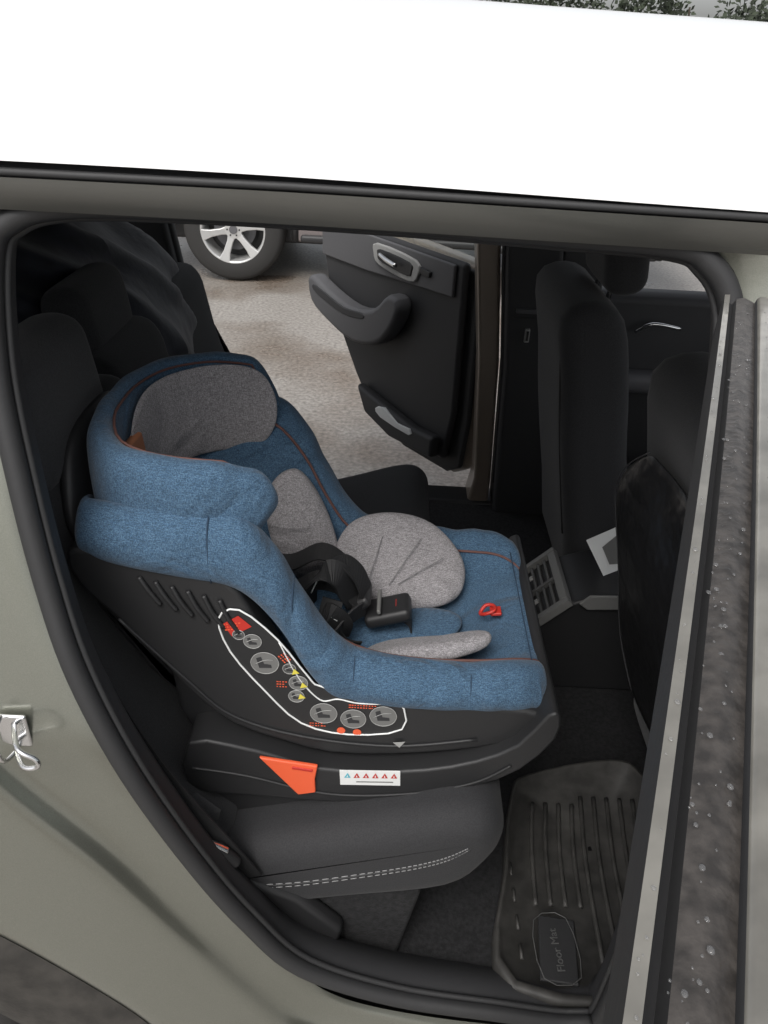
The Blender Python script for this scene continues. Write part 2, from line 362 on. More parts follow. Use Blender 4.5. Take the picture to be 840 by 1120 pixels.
back=[(-.20,.62),(-.275,.72),(-.335,.85),(-.385,.98),(-.41,1.09),(-.425,1.15),(-.46,1.18),(-.52,1.16),(-.54,1.05),(-.50,.85),(-.42,.6)]
soft('rear_seat_back',back,.13,.62,.04,seatm2,car)
soft('rear_seat_back_middle',[(x-.04,z+.0) for x,z in back],.63,.93,.035,seatm2,car)
soft('rear_seat_back_far',[(x-.08,z-.02) for x,z in back],.94,1.45,.04,seatm2,car)
PP=cat([(-.395,.134,1.06),(-.378,.128,.98),(-.335,.128,.87),(-.285,.128,.765)],12)
for q in range(0,len(PP)-2,3):tube('seatback_stitch',[PP[q],PP[q+2]],.0011,stitch,car,n=1,seg=5)
def headrest(n,c,s,m=seatm2,ry=-8):
    return box(n,c,s,m,car,bev=min(s)*.42,bseg=5,sub=1,rot=(0,ry,0))
hrm=new_mat('grey_headrest_fabric',(.040,.040,.043),.9,var=.25,scale=500,bump=.4,bscale=600,bdist=.001,sheen=.1)
headrest('rear_headrest',(-.475,.36,1.225),(.10,.27,.19),hrm)
headrest('rear_headrest',(-.56,.80,1.215),(.09,.24,.14),hrm)
headrest('rear_headrest',(-.66,1.22,1.18),(.11,.27,.19))
ribbon('rear_seat_belt',[(-.44,.13,1.22),(-.40,.11,1.10),(-.355,.10,1.0),(-.30,.095,.86),(-.25,.092,.76),(-.205,.092,.68),(-.17,.10,.60)],.040,(1,0,.5),webbing,car)
box('belt_tongue',(-.213,.080,.70),(.05,.010,.010),chrome,car,bev=.003,rot=(0,35,0))
box('belt_anchor_cover',(-.200,.082,.672),(.03,.02,.05),plastic,car,bev=.008,rot=(0,-35,0))
# front seats ---------------------------------------------------------------
fs=[(.36,1.17),(.385,1.02),(.41,.85),(.455,.62),(.50,.42),(.64,.42),(.62,.62),(.57,.85),(.54,1.02),(.50,1.17),(.43,1.21)]
soft('far_front_seat_back',fs,1.03,1.48,.05,seatm2,car)
slab('far_front_seat_base',[(.52,.42),(.55,.62),(1.0,.66),(1.02,.5),(.98,.42)],1.03,1.48,seatm2,car,bev=.04,bseg=4)
headrest('front_headrest',(.49,1.22,1.30),(.10,.27,.18))
for yy in(1.16,1.28):tube('headrest_post',[(.475,yy,1.17),(.485,yy,1.25)],.006,chrome,car,n=1)
tube('seat_back_seam',[(.368,1.075,1.14),(.387,1.075,1.0),(.413,1.075,.84),(.455,1.075,.62)],.003,plastic,car)
fn=[(x+.045,z+.07) for x,z in fs]
soft('near_front_seat_back',fn,.20,.60,.05,seatm2,car)
slab('near_front_seat_base',[(.57,.45),(.60,.66),(1.0,.70),(1.02,.5),(.98,.42)],.20,.62,seatm2,car,bev=.04,bseg=4)
headrest('front_headrest',(.52,.41,1.42),(.10,.27,.19))
K=[]
for i in range(9):
    f=i/8;z=1.16-.54*f;row=[]
    for j in range(9):
        h=j/8;y=.24+.34*h
        x=.395+.105*f**1.3+.008*math.sin(f*7+h*4)-.018*math.sin(f*math.pi)*h
        if f<.3: y=.24+.34*h*(.6+.4*math.sin(f/.3*math.pi/2))
        if f>.75:y=.24+.34*h*(1-.2*((f-.75)/.25)**2)
        row.append((x,y,z))
    K.append(row)
km=loft('kick_mat',K,film,car,sub=2)
so_=km.modifiers.new('t','SOLIDIFY');so_.thickness=.002
tube('kick_mat_edge',[r_[-1] for r_ in K],.0013,trim,car,n=3,seg=6)
# centre console
con=empty('centre_console');con.parent=car
slab('console_body',[(.285,.36),(.300,.485),(.425,.612),(.50,.64),(1.05,.64),(1.05,.36)],.79,.98,plastic,con,bev=.008)
def vpt(y,s,o=0):
    dx,dz=.701,.713
    return (.302+dx*s-dz*o,y,.487+dz*s+dx*o)
def vpanel(n,y0,y1,s0,s1,o0,o1,m):
    P=[vpt(y,s,o) for o in(o0,o1) for y,s in((y0,s0),(y1,s0),(y1,s1),(y0,s1))]
    return mesh(n,P,[(0,1,2,3),(7,6,5,4),(0,4,5,1),(1,5,6,2),(2,6,7,3),(3,7,4,0)],m,con,False,bev=.0015,bseg=2)
vpanel('vent_back',.79,.98,.0,.17,.003,.006,rubber)
vpanel('vent_frame_left',.776,.793,-.008,.182,.002,.022,mgrey);vpanel('vent_frame_right',.975,.990,-.008,.182,.002,.022,mgrey)
vpanel('vent_frame_top',.794,.974,.162,.182,.002,.022,mgrey);vpanel('vent_frame_bottom',.794,.974,-.008,.022,.002,.022,dgrey)
vpanel('vent_divider',.880,.888,.023,.161,.006,.019,dgrey)
for k in range(7):
    for a,c_ in((.795,.879),(.889,.973)):
        vpanel('slat_%d'%k,a,c_,.032+k*.0185,.039+k*.0185,.008,.016,dgrey)
for a in(.84,.93):vpanel('vent_tab',a-.006,a+.006,.075,.110,.016,.022,lgrey)
vpanel('vent_wheel',.86,.91,-.004,.012,.022,.026,mgrey)
slab('console_side_trim',[(.44,.625),(.46,.648),(.60,.655),(.60,.62),(.46,.61)],.772,.778,mgrey,con,bev=.002)
bk=empty('booklet')
def bq(n,P,m,d=0):
    V=[Vector(p)+Vector((-.5,-.75,.35))*d for p in P];W=[p+Vector((.0015,.002,0)) for p in V]
    return mesh(n,V+W,[(0,1,2,3),(7,6,5,4),(0,4,5,1),(1,5,6,2),(2,6,7,3),(3,7,4,0)],m,bk,False)
P4=[(.452,.86,.737),(.524,.885,.762),(.566,.885,.655),(.508,.86,.643)]
bq('cover',P4,white)
c4=sum((Vector(p) for p in P4),Vector())/4
bq('picture',[tuple(c4+(Vector(p)-c4)*s+Vector((.010,.004,-.002))) for p,s in zip(P4,(.45,.75,.75,.5))],mgrey,.004)
bq('print_lines',[(.467,.866,.722),(.482,.872,.728),(.517,.872,.655),(.510,.866,.655)],lgrey,.003)
# ---------------------------------------------------------------- floor mat
fmt=empty('rubber_floor_mat')
mo=[(.240,.065),(.250,.28),(.280,.44),(.32,.49),(.50,.54),(.56,.50),(.60,.30),(.60,.08)]
mm=cat([(x,y,.375) for x,y in mo],4,True);mc=sum(mm,Vector())/len(mm)
def ms(s,z):return [Vector((mc.x+(p.x-mc.x)*s,mc.y+(p.y-mc.y)*s,z)) for p in mm]
loft('mat_tray',[ms(1,.362),ms(1,.40),ms(.985,.404),ms(.955,.404),ms(.93,.386),ms(.02,.385)],matm,fmt,closed_row=True)
for k in range(11):
    x=.288+k*.026
    if k<4: P=[(x+.012,.215,.388),(x+.02,.33,.388),(x+.035,.43,.388)]
    else: P=[(x+.005,.12,.388),(x+.012,.30,.388),(x+.03,.45,.388)]
    tube('rib_%d'%k,P,.0045,matm,fmt,seg=6)
for k in range(5):tube('edge_rib_%d'%k,[(.264,.12+k*.05,.388),(.264,.145+k*.05,.388)],.003,matm,fmt,seg=6,n=1)
box('badge_plate',(.325,.138,.389),(.062,.11,.008),rubber,fmt,bev=.003,rot=(0,0,-6))
tube('badge_rim',[(.295,.088,.394),(.291,.185,.394),(.347,.191,.394),(.355,.092,.394)],.0009,dgrey,fmt,closed=True,n=3)
cu=bpy.data.curves.new('mat_lettering','FONT');cu.body='Floor Mat';cu.size=.018;cu.extrude=.0006;cu.materials.append(dgrey)
t=bpy.data.objects.new('mat_lettering',cu);sc.collection.objects.link(t);t.location=(.331,.100,.3940);t.rotation_euler=(0,0,math.radians(94));t.parent=fmt

# ---------------------------------------------------------------- far rear door (open)
fd=empty('far_rear_door');fd.parent=car
hx,hy=.24,1.78;ux,uy=-.594,.8045
N_=Vector((-.8045,-.594,0));L_=Vector((ux,uy,0))
def dp(s,z,o=0):
    p=Vector((hx,hy,0))+L_*(s*.88)+N_*o;return Vector((p.x,p.y,z))
def dslab(n,poly,o0,o1,m,bev=.006,curve=0):
    if curve:poly=[(p.x,p.z) for p in cat([(a,0,c) for a,c in poly],curve,True)]
    k=len(poly);V=[dp(s,z,o0) for s,z in poly]+[dp(s,z,o1) for s,z in poly]
    Fc=[tuple(range(k)),tuple(range(k,2*k))[::-1]]+[(i,i+k,(i+1)%k+k,(i+1)%k) for i in range(k)]
    o=mesh(n,V,Fc,m,fd,False,bev=bev,bseg=3)
    for p in o.data.polygons:p.use_smooth=True
    o.modifiers.new('wn','WEIGHTED_NORMAL');return o
outl=[(-.04,1.10),(-.05,.60),(-.03,.42),(.05,.375),(.35,.365),(.56,.41),(.72,.55),(.86,.70),(.95,.85),(1.0,1.0),(1.01,1.12)]
dslab('outer_skin',outl,-.09,-.02,taupe,.02)
dslab('inner_shell',[(s*.97+.01,z*.97+.02) for s,z in outl],-.02,.0,rubber,.01)
dslab('trim_panel',[(.02,1.11),(.01,.62),(.05,.44),(.35,.42),(.54,.45),(.68,.57),(.82,.72),(.91,.86),(.955,1.0),(.965,1.11)],.0,.03,trim,.015)
dslab('trim_upper',[(.06,1.10),(.06,1.00),(.40,.985),(.60,.975),(.94,.97),(.945,1.10)],.03,.042,trim2,.008)
dslab('armrest',[(.95,.90),(.80,.872),(.62,.85),(.46,.88),(.36,.95),(.29,.93),(.33,.84),(.43,.76),(.60,.725),(.78,.75),(.93,.80)],.03,.10,trim2,.022,curve=3)
dslab('armrest_top_inlay',[(.90,.872),(.80,.86),(.66,.84),(.52,.85),(.52,.83),(.66,.815),(.8,.83),(.9,.85)],.085,.103,trim,.004,curve=3)
dslab('handle_bezel',[(.52,1.085),(.27,1.075),(.25,1.03),(.30,1.0),(.50,1.015),(.54,1.05)],.04,.052,lgrey,.005,curve=3)
dslab('handle_cup',[(.49,1.07),(.30,1.063),(.285,1.035),(.31,1.018),(.48,1.03),(.505,1.05)],.045,.056,plastic,.003,curve=3)
tube('door_release',[dp(.48,1.055,.06),dp(.42,1.05,.072),dp(.36,1.042,.07)],.008,chrome,fd)
dslab('window_switch',[(.24,1.06),(.18,1.055),(.185,1.035),(.24,1.04)],.042,.052,plastic,.003)
dslab('door_pocket',[(.60,.56),(.20,.52),(.06,.53),(.06,.45),(.35,.43),(.53,.465)],.03,.075,trim,.015)
dslab('pocket_tissue',[(.44,.515),(.38,.535),(.28,.51),(.20,.515),(.20,.49),(.40,.49)],.055,.08,white,.004,curve=2)
for P in([(-.02,1.10),(.0,1.40),(.06,1.47)],[(.06,1.47),(.5,1.50),(.80,1.46)],[(.80,1.46),(.93,1.3),(.99,1.1)]):
    tube('window_frame',[dp(s,z,-.02) for s,z in P],.022,rubber,fd)
mesh('window_glass',[dp(0,1.1,-.02),dp(.98,1.1,-.02),dp(.80,1.45,-.02),(dp(.05,1.46,-.02))],[(0,1,2,3)],glass,fd,False)

# ---------------------------------------------------------------- near rear door (open toward the viewer, seen edge on)
nd=empty('near_rear_door');nd.parent=car
h0=Vector((.286,.03,0));e0=Vector((.059,-.565,0));Ld=(e0-h0);LL=Ld.length;Ld.normalize()
Nd=Vector((-Ld.y,Ld.x,0));
if Nd.x<0:Nd=-Nd
def np_(s,z,o):
    p=h0+Ld*s+Nd*o;return Vector((p.x,p.y,z))
def tb(z):return max(0,(1.5-z))*.22
top=[(-.0215,-.035),(-.0215,-.006),(-.0208,-.001),(-.0170,-.0005),(-.0163,-.006),(-.0135,-.008),(-.0115,-.003),(-.006,-.0015),(-.0015,-.003),(.0025,-.0045),(.0035,-.001),(.0055,.001),(.0125,.001),(.0135,-.003),(.015,-.003),(.016,.0008),(.0225,.000),(.026,-.004),(.034,-.012),(.040,-.035)]
tm=[0,0,1,1,0,0,2,2,2,0,1,1,1,0,1,1,1,3,3]
ss=[i/24*(LL) for i in range(25)]
def railz(s):return 1.500-.020*(s/LL)**2
rows=[[np_(s,railz(s)+dz,o) for o,dz in top] for s in ss]
V=[p for r_ in rows for p in r_];Fc=[];fmx=[];n_=len(top)
for i in range(len(rows)-1):
    for k in range(n_-1):
        Fc.append((i*n_+k,i*n_+k+1,(i+1)*n_+k+1,(i+1)*n_+k));fmx.append(tm[k])
stripg=new_mat('wet_grey_door_edge',(.22,.21,.185),.3,metal=.3,coat=.5,var=.22,scale=35)
rubw=new_mat('wet_weatherstrip',(.045,.040,.036),.4,var=.4,scale=160,bump=.35,bscale=200)
rail=mesh('window_frame_rail',V,Fc,None,nd,True,mats=[rubber,stripg,rubw,paint],fm=fmx)
rail.modifiers.new('e','EDGE_SPLIT').split_angle=math.radians(50)
def ndq(n,s0,s1,z0,z1,o0,o1,m,bev=.01):
    V=[]
    for z in(z0,z1):
        for s,o in((s0,o0),(s1,o0),(s1,o1),(s0,o1)):V.append(np_(s,z,o+tb(z)))
    return mesh(n,V,[(0,1,2,3),(7,6,5,4),(0,4,5,1),(1,5,6,2),(2,6,7,3),(3,7,4,0)],m,nd,True,bev=bev)
ndq('door_skin',.0,LL,.42,1.0,.02,.10,paint);ndq('door_card',.02,LL-.02,.44,1.0,-.008,.018,trim)
ndq('frame_post_front',.0,.05,1.0,1.47,-.008,.03,rubber);ndq('frame_post_rear',LL-.06,LL,1.0,1.45,-.008,.03,rubber)
ndq('window_pane',.05,LL-.06,1.0,1.46,.006,.010,glass,0)
dv=[];df=[]
for k in range(330):
    s=LL*(random.random()**.8);o,dz=random.choice([(-.019,-.0004),(-.008,-.002),(-.006,-.0015),(-.003,-.0022),(-.010,-.0025),(.009,.001),(.019,.0005)])
    o+=random.uniform(-.0022,.0022) if dz<-.001 else random.uniform(-.001,.001);r_=random.choice((.0003,.0004,.0004,.0005,.0007,.0010))
    c=np_(s,railz(s)+dz,o);b0=len(dv)
    for i in range(4):
        ph=i/3*math.pi/2*.98
        for j in range(8):
            a=j*math.pi/4;dv.append(c+Vector((math.cos(a)*math.cos(ph)*r_,math.sin(a)*math.cos(ph)*r_*1.2,math.sin(ph)*r_*.6)))
    for i in range(3):
        for j in range(8):
            l=(j+1)%8;df.append((b0+i*8+j,b0+i*8+l,b0+i*8+8+l,b0+i*8+8+j))
mesh('rain_drops',dv,df,drop,nd)

# ---------------------------------------------------------------- child car seat
cs=empty('child_car_seat')
cy=.40
STA=[((-.390,1.125),(-.405,1.10),.165,.030),
     ((-.378,1.142),(-.395,1.05),.200,.055),
     ((-.325,1.148),(-.370,1.01),.215,.070),
     ((-.250,1.150),(-.345,.965),.217,.085),
     ((-.180,1.145),(-.305,.90),.217,.095),
     ((-.130,1.090),(-.262,.845),.215,.10),
     ((-.095,1.018),(-.21,.81),.213,.10),
     ((-.055,.952),(-.13,.795),.212,.085),
     ((.000,.922),(-.03,.80),.212,.062),
     ((.075,.912),(.055,.812),.212,.055),
     ((.150,.912),(.135,.835),.21,.055),
     ((.205,.910),(.195,.872),.203,.055),
     ((.240,.893),(.240,.884),.188,.045),
     ((.250,.860),(.252,.856),.178,.02)]
sc_=cat([(a[0],a[1],d) for a,b_,c_,d in STA],4);sb_=cat([(b_[0],b_[1],c_) for a,b_,c_,d in STA],4)
SEAM=(14,22,30,39)
rows=[]
for i,(r_,q) in enumerate(zip(sc_,sb_)):
    rx,rz,dr=r_;bx,bz,hw=q
    pin=.007 if i in SEAM else (.002 if (i-1 in SEAM or i+1 in SEAM) else 0)
    wv=.0024*math.sin(i*1.9)+.002*math.sin(i*3.1+1)
    half=[(hw-.020,-dr*.98,0),(hw-.004,-dr*.92,0),(hw+.006-pin+wv,-dr*.55,0),(hw+.003-pin,-.014,0),(hw-.018,.013-pin+wv*.6,0),(hw-.048,.013-pin,.02),(hw-.068,-.008,.10),(hw-.078,-.03,.35)]
    row=[]
    for (yy,dz,f) in half:
        if f<=.3:row.append((rx+(bx-rx)*f*.5,cy-yy,rz+dz+(bz-rz)*f*.5))
        else:row.append((rx+(bx-rx)*.55,cy-yy,rz+(bz-rz)*.55))
    row+= [(rx+(bx-rx)*.9,cy-hw*.52,rz+(bz-rz)*.92),(bx,cy-hw*.25,bz)]
    full=row+[(bx,cy,bz)]+[(x,2*cy-y,z) for x,y,z in row[::-1]]
    rows.append([Vector(p) for p in full])
loft('padded_cover',rows,blue,cs,sub=2)
NR=len(rows[0])
for idx in(6,NR-7):
    tube('rim_piping_%d'%idx,[r_[idx]+Vector((0,0,.002)) for r_ in rows[12:-3]],.0024,brown,cs,n=1,seg=6)
for k in SEAM:
    tube('band_seam_%d'%k,[rows[k][j]+Vector((0,.0026 if j<3 else 0,-.0026 if j>2 else 0)) for j in range(1,6)],.0010,seam,cs,n=4,seg=5)
tube('front_lip_seam',[Vector((.225,cy-.15+i*.05,.906)) for i in range(7)],.001,seam,cs,seg=5)
HP=[(-.135,.255),(-.20,.232),(-.29,.235),(-.352,.27),(-.382,.34),(-.388,.40),(-.384,.47),(-.358,.54),(-.30,.585),(-.24,.59),(-.178,.57)]
HT=[.028,.046,.046,.042,.036,.034,.036,.042,.042,.038,.024]
hp=cat([(x,y,0) for x,y in HP],3);ht=cat([(a,0,0) for a in HT],3)
rows=[];M=len(hp);ztop=[]
for i,p in enumerate(hp):
    t=(hp[min(i+1,M-1)]-hp[max(i-1,0)]).normalized();nn=Vector((-t.y,t.x,0));th_=ht[i].x
    f=i/(M-1)
    zt=1.215+.008*math.sin(f*math.pi)-(.035 if i<1 else .012 if i<3 else 0)-(.04 if i>M-3 else 0)+.010*f
    zb=1.105-.02*math.sin(f*math.pi)+(.03 if i<2 else 0)
    ztop.append(zt)
    row=[]
    for k in range(14):
        a=2*math.pi*k/14
        ca_,sa=math.cos(a),math.sin(a)
        ca_=math.copysign(abs(ca_)**.7,ca_);sa=math.copysign(abs(sa)**.75,sa)
        end=1 if 0<i<M-1 else .35
        wv=.0035*math.sin(i*1.7+k*.9)
        row.append(p+nn*ca_*(th_*.6+wv*.5)*end+Vector((0,0,(zt+zb)/2+sa*((zt-zb)/2+wv*.4)*end)))
    rows.append(row)
loft('head_support',rows,blue,cs,sub=2,closed_row=True,caps=True)
pp=[]
for i in range(2,M-1):
    t=(hp[min(i+1,M-1)]-hp[max(i-1,0)]).normalized();nn=Vector((-t.y,t.x,0))
    if nn.dot(Vector((-.25,.40,0))-hp[i])<0:nn=-nn
    pp.append(hp[i]+nn*ht[i].x*.45+Vector((0,0,ztop[i]-.010)))
tube('head_piping',pp,.0020,brown,cs,n=1,seg=6)
# grey head panel: a thin padded sheet that wraps the back and the far wing of the head support
HPth=[]
for k in range(13):
    f=k/12
    # plan-view path just inside the head support, from the back centre to the far wing tip
    px=[(-.362,.375),(-.360,.42),(-.352,.465),(-.330,.505),(-.295,.536),(-.25,.552),(-.205,.552),(-.178,.545)]
    j=min(int(f*7),6);u=f*7-j
    a=Vector((px[j][0],px[j][1],0));b_=Vector((px[j+1][0],px[j+1][1],0));HPth.append(a.lerp(b_,u))
rows=[]
for k,p in enumerate(HPth):
    f=k/12;t=(HPth[min(k+1,12)]-HPth[max(k-1,0)]).normalized();nn=Vector((t.y,-t.x,0))
    e=(1-abs(2*f-1)**4)**.5 if 0<f<1 else .12
    zc=1.143+.010*f;hh=.077*max(e,.25)
    row=[]
    for q in range(12):
        a=2*math.pi*q/12;ca_=math.cos(a);sa=math.sin(a)
        row.append(p+nn*ca_*.009*max(e,.3)+nn*.001+Vector((0,0,zc+math.copysign(abs(sa)**.8,sa)*hh)))
    rows.append(row)
loft('head_pad',rows,grey,cs,sub=2,closed_row=True,caps=True)
box('leather_patch',(-.357,.350,1.140),(.014,.10,.065),leather,cs,bev=.004,rot=(0,-6,-4))
pillow('head_shell',[(-.405,.24,1.10),(-.42,.30,1.19),(-.42,.40,1.21),(-.42,.50,1.19),(-.405,.56,1.10),(-.395,.50,1.05),(-.395,.30,1.05)],.018,plastic,cs)
pillow('lateral_pad',[(-.19,.515,1.03),(-.15,.525,1.06),(-.115,.53,1.02),(-.085,.525,.95),(-.075,.515,.89),(-.11,.505,.845),(-.16,.50,.87),(-.195,.505,.95)],.02,grey,cs)
pillow('back_pad',[(-.315,.32,1.0),(-.32,.40,1.02),(-.315,.48,1.0),(-.25,.49,.90),(-.20,.47,.835),(-.19,.40,.82),(-.20,.33,.835),(-.26,.31,.90)],.02,grey,cs)
fan=[(-.085,.50,.895),(-.065,.535,.945),(-.02,.555,.962),(.04,.56,.962),(.095,.55,.945),(.14,.52,.905),(.145,.48,.875),(.12,.45,.855),(.06,.44,.845),(.0,.44,.845),(-.05,.46,.86)]
pillow('hip_pad',fan,.016,grey,cs,normal=(-.05,-.62,.78))
fn_=Vector((-.05,-.62,.78)).normalized()
for a,b_ in(((-.02,.462,.878),(.0,.520,.934)),((.015,.459,.878),(.065,.518,.934)),((.03,.460,.880),(.105,.500,.910))):
    a=Vector(a);b_=Vector(b_);m_=(a+b_)/2
    tube('hip_seam',[a+fn_*.0095,m_+fn_*.0130,b_+fn_*.0100],.0008,greyd,cs,seg=5)
pillow('hip_pad_near',[(-.03,.29,.862),(.03,.265,.895),(.10,.262,.908),(.160,.28,.918),(.170,.31,.905),(.14,.33,.875),(.08,.34,.858),(.0,.33,.852)],.016,grey,cs,normal=(0,.55,.83))
pillow('seat_pad',[(-.12,.36,.82),(-.02,.345,.83),(.08,.35,.842),(.13,.38,.852),(.135,.42,.854),(.08,.45,.842),(-.02,.455,.83),(-.12,.44,.82)],.012,blue,cs,normal=(0,0,1))
bu=empty('harness');bu.parent=cs
box('buckle_body',(.015,.385,.885),(.075,.055,.024),plastic,bu,bev=.008,rot=(0,-18,0))
box('buckle_upper',(-.03,.385,.912),(.035,.06,.02),plastic,bu,bev=.007,rot=(0,-35,0))
box('buckle_button',(.030,.385,.8985),(.010,.022,.007),red,bu,bev=.002,rot=(0,-10,0))
box('buckle_collar',(.0,.385,.902),(.006,.058,.008),mgrey,bu,bev=.002,rot=(0,-18,0))
ribbon('crotch_strap',[(.055,.39,.845),(.05,.39,.865),(.035,.388,.88)],.036,(0,1,0),webbing,bu)
for sy,n2_ in((-1,'a'),(1,'b')):
    ribbon('shoulder_strap_'+n2_,[(-.31,cy+sy*.055,1.03),(-.25,cy+sy*.05,.955),(-.16,cy+sy*.045,.925),(-.10,cy+sy*.04,.955),(-.06,cy+sy*.03,.94),(-.03,.385+sy*.02,.915)],.038,(0,1,.2),webbing,bu)
    ribbon('hip_strap_'+n2_,[(-.13,cy+sy*.12,.85),(-.08,cy+sy*.10,.875),(-.045,cy+sy*.06,.90),(-.02,.385+sy*.02,.905)],.036,(.3,0,1),webbing,bu)
ribbon('strap_fold',[(-.11,.36,.90),(-.105,.335,.96),(-.085,.325,.995),(-.062,.335,.985),(-.05,.35,.95),(-.04,.365,.92)],.040,(.5,.9,.1),webbing,bu,th=.002)
ribbon('strap_fold_2',[(-.10,.40,.91),(-.085,.375,.97),(-.060,.365,.99),(-.035,.37,.965),(-.02,.38,.92)],.040,(.3,1,-.2),webbing,bu,th=.002)
ribbon('strap_fold_3',[(-.12,.345,.86),(-.10,.325,.91),(-.075,.318,.925),(-.055,.325,.90),(-.06,.335,.865)],.034,(.9,.3,.4),webbing,bu,th=.002)
ribbon('strap_end',[(-.07,.335,.94),(-.075,.325,.905),(-.06,.325,.865),(-.03,.335,.85)],.032,(.9,0,.4),webbing,bu)
tube('strap_print',[(-.102,.3285,.955),(-.092,.3215,.985)],.0010,white,bu,seg=5)
tube('strap_print',[(-.078,.316,.926),(-.062,.319,.912)],.0010,white,bu,seg=5)
tube('adjuster_loop',[(.164,.396,.880),(.172,.386,.888),(.184,.388,.894),(.184,.402,.893),(.172,.406,.889)],.003,red,cs,closed=True)
box('adjuster_plate',(.188,.396,.8865),(.018,.020,.006),red,cs,bev=.002,rot=(0,-8,0))
side=[(-.395,1.10),(-.355,1.105),(-.27,1.09),(-.20,1.075),(-.165,1.02),(-.13,.945),(-.085,.893),(.0,.878),(.09,.874),(.18,.874),(.240,.864),(.242,.835),(.19,.803),(.12,.783),(.03,.768),(-.06,.765),(-.13,.785),(-.20,.815),(-.255,.87),(-.30,.94),(-.345,1.0),(-.385,1.05)]
slab('side_shell_near',side,cy-.207,cy-.165,plastic,cs,bev=.014,bseg=4,curve=2)
slab('side_shell_far',side,cy+.165,cy+.207,plastic,cs,bev=.014,bseg=4,curve=2)
slab('shell_belly',[(-.41,1.08),(-.39,1.09),(-.35,.95),(-.30,.86),(-.22,.785),(-.12,.775),(.06,.795),(.15,.82),(.23,.85),(.23,.82),(.1,.76),(-.1,.73),(-.24,.76),(-.33,.87),(-.39,.98)],cy-.16,cy+.16,plastic,cs,bev=.01)
for k in range(6):
    tube('shell_rib_%d'%k,[(-.305+k*.020,cy-.209,1.070-k*.006),(-.295+k*.020,cy-.211,1.052-k*.008),(-.282+k*.020,cy-.209,1.028-k*.008)],.0035,plastic,cs,seg=6)
tube('shell_crease',[(-.34,cy-.2085,1.0),(-.26,cy-.2085,.90),(-.20,cy-.2085,.835),(-.1,cy-.2085,.80),(.03,cy-.2085,.79),(.15,cy-.2085,.812)],.0025,plastic,cs,seg=6)
sy_=cy-.2092
ST=[(-.208,1.010),(-.180,1.026),(-.132,.980),(-.092,.918),(-.07,.899),(.028,.884),(.042,.826),(-.034,.810),(-.102,.828),(-.152,.887),(-.196,.955)]
STc=cat([(x,sy_,z) for x,z in ST],3,True)
mesh('sticker_field',[Vector((p.x,sy_,p.z)) for p in STc],[tuple(range(len(STc)))],plastic,cs,False)
tube('sticker_border',[(p.x,sy_-.0003,p.z) for p in STc],.0014,white,cs,closed=True,n=1,seg=6)
tube('sticker_divider',[(-.13,sy_-.0003,.975),(-.105,sy_-.0003,.915),(-.075,sy_-.0003,.875),(-.05,sy_-.0003,.878),(-.02,sy_-.0003,.872),(.03,sy_-.0003,.874)],.0011,white,cs,seg=6)
DS=((-.165,.975,.012,lgrey),(-.183,.985,.008,mgrey),(-.150,.938,.019,lgrey),(-.105,.905,.013,lgrey),(-.108,.88,.011,lgrey),(-.117,.93,.009,mgrey),(-.07,.850,.019,lgrey),(-.028,.842,.018,lgrey),(.014,.850,.019,lgrey))
for x,z,r_,m_ in DS:
    disc('pictogram',(x,sy_-.0006,z),r_,(0,-1,0),mgrey if m_ is lgrey else dgrey,cs)
    tube('pictogram_ring',[(x+math.cos(a*.785)*r_,sy_-.0012,z+math.sin(a*.785)*r_) for a in range(8)],.0006,lgrey,cs,closed=True,n=3,seg=4)
    V=[(x-.4*r_,sy_-.0016,z-.45*r_),(x+.5*r_,sy_-.0016,z-.4*r_),(x+.45*r_,sy_-.0016,z-.1*r_),(x-.05*r_,sy_-.0016,z-.05*r_),(x-.25*r_,sy_-.0016,z+.6*r_),(x-.6*r_,sy_-.0016,z+.45*r_)]
    mesh('pictogram_ink',V,[(0,1,2,3,4,5)],trim,cs,False)
    tube('pictogram_line',[(x-.7*r_,sy_-.0018,z-.1*r_),(x,sy_-.0018,z+.3*r_),(x+.6*r_,sy_-.0018,z+.35*r_)],.0005,lgrey,cs,n=3,seg=4)
for x,z in((-.098,.902),(-.109,.926),(-.101,.881)):
    disc('pictogram_arrow',(x,sy_-.0026,z),.006,(0,-1,0),yellow,cs,3)
for x,z in((-.045,.818),(-.022,.816)):disc('pictogram',(x,sy_-.0008,z),.006,(0,-1,0),orange,cs)
TV=[];TF=[]
def txt(x,z,w,rot=0,rows_=4):
    for k in range(rows_):
        ww=w*random.uniform(.7,1);dx=math.cos(rot);dz=math.sin(rot);ox=math.sin(rot)*.0045*k;oz=-math.cos(rot)*.0045*k
        for j in range(int(ww/.004)):
            l=random.uniform(.0016,.0032);cx=x+ox+dx*j*.004;cz=z+oz+dz*j*.004
            TV.extend([(cx,sy_-.0012,cz),(cx+dx*l,sy_-.0012,cz+dz*l),(cx+dx*l-dz*.0018,sy_-.0012,cz+dz*l+dx*.0018),(cx-dz*.0018,sy_-.0012,cz+dx*.0018)]);b0=len(TV)-4;TF.append((b0,b0+1,b0+2,b0+3))
txt(-.202,1.0,.026,.2,3);txt(-.125,.957,.02,-.9,3);txt(-.135,.905,.02,0,3);txt(-.035,.868,.055,0,2);txt(-.09,.829,.03,0,2)
mesh('sticker_text',TV,TF,orange,cs,False)
mesh('sticker_red_block',[(-.203,sy_-.001,1.002),(-.182,sy_-.001,1.017),(-.165,sy_-.001,1.0),(-.192,sy_-.001,.982)],[(0,1,2,3)],red,cs,False)
bs=empty('base');bs.parent=cs
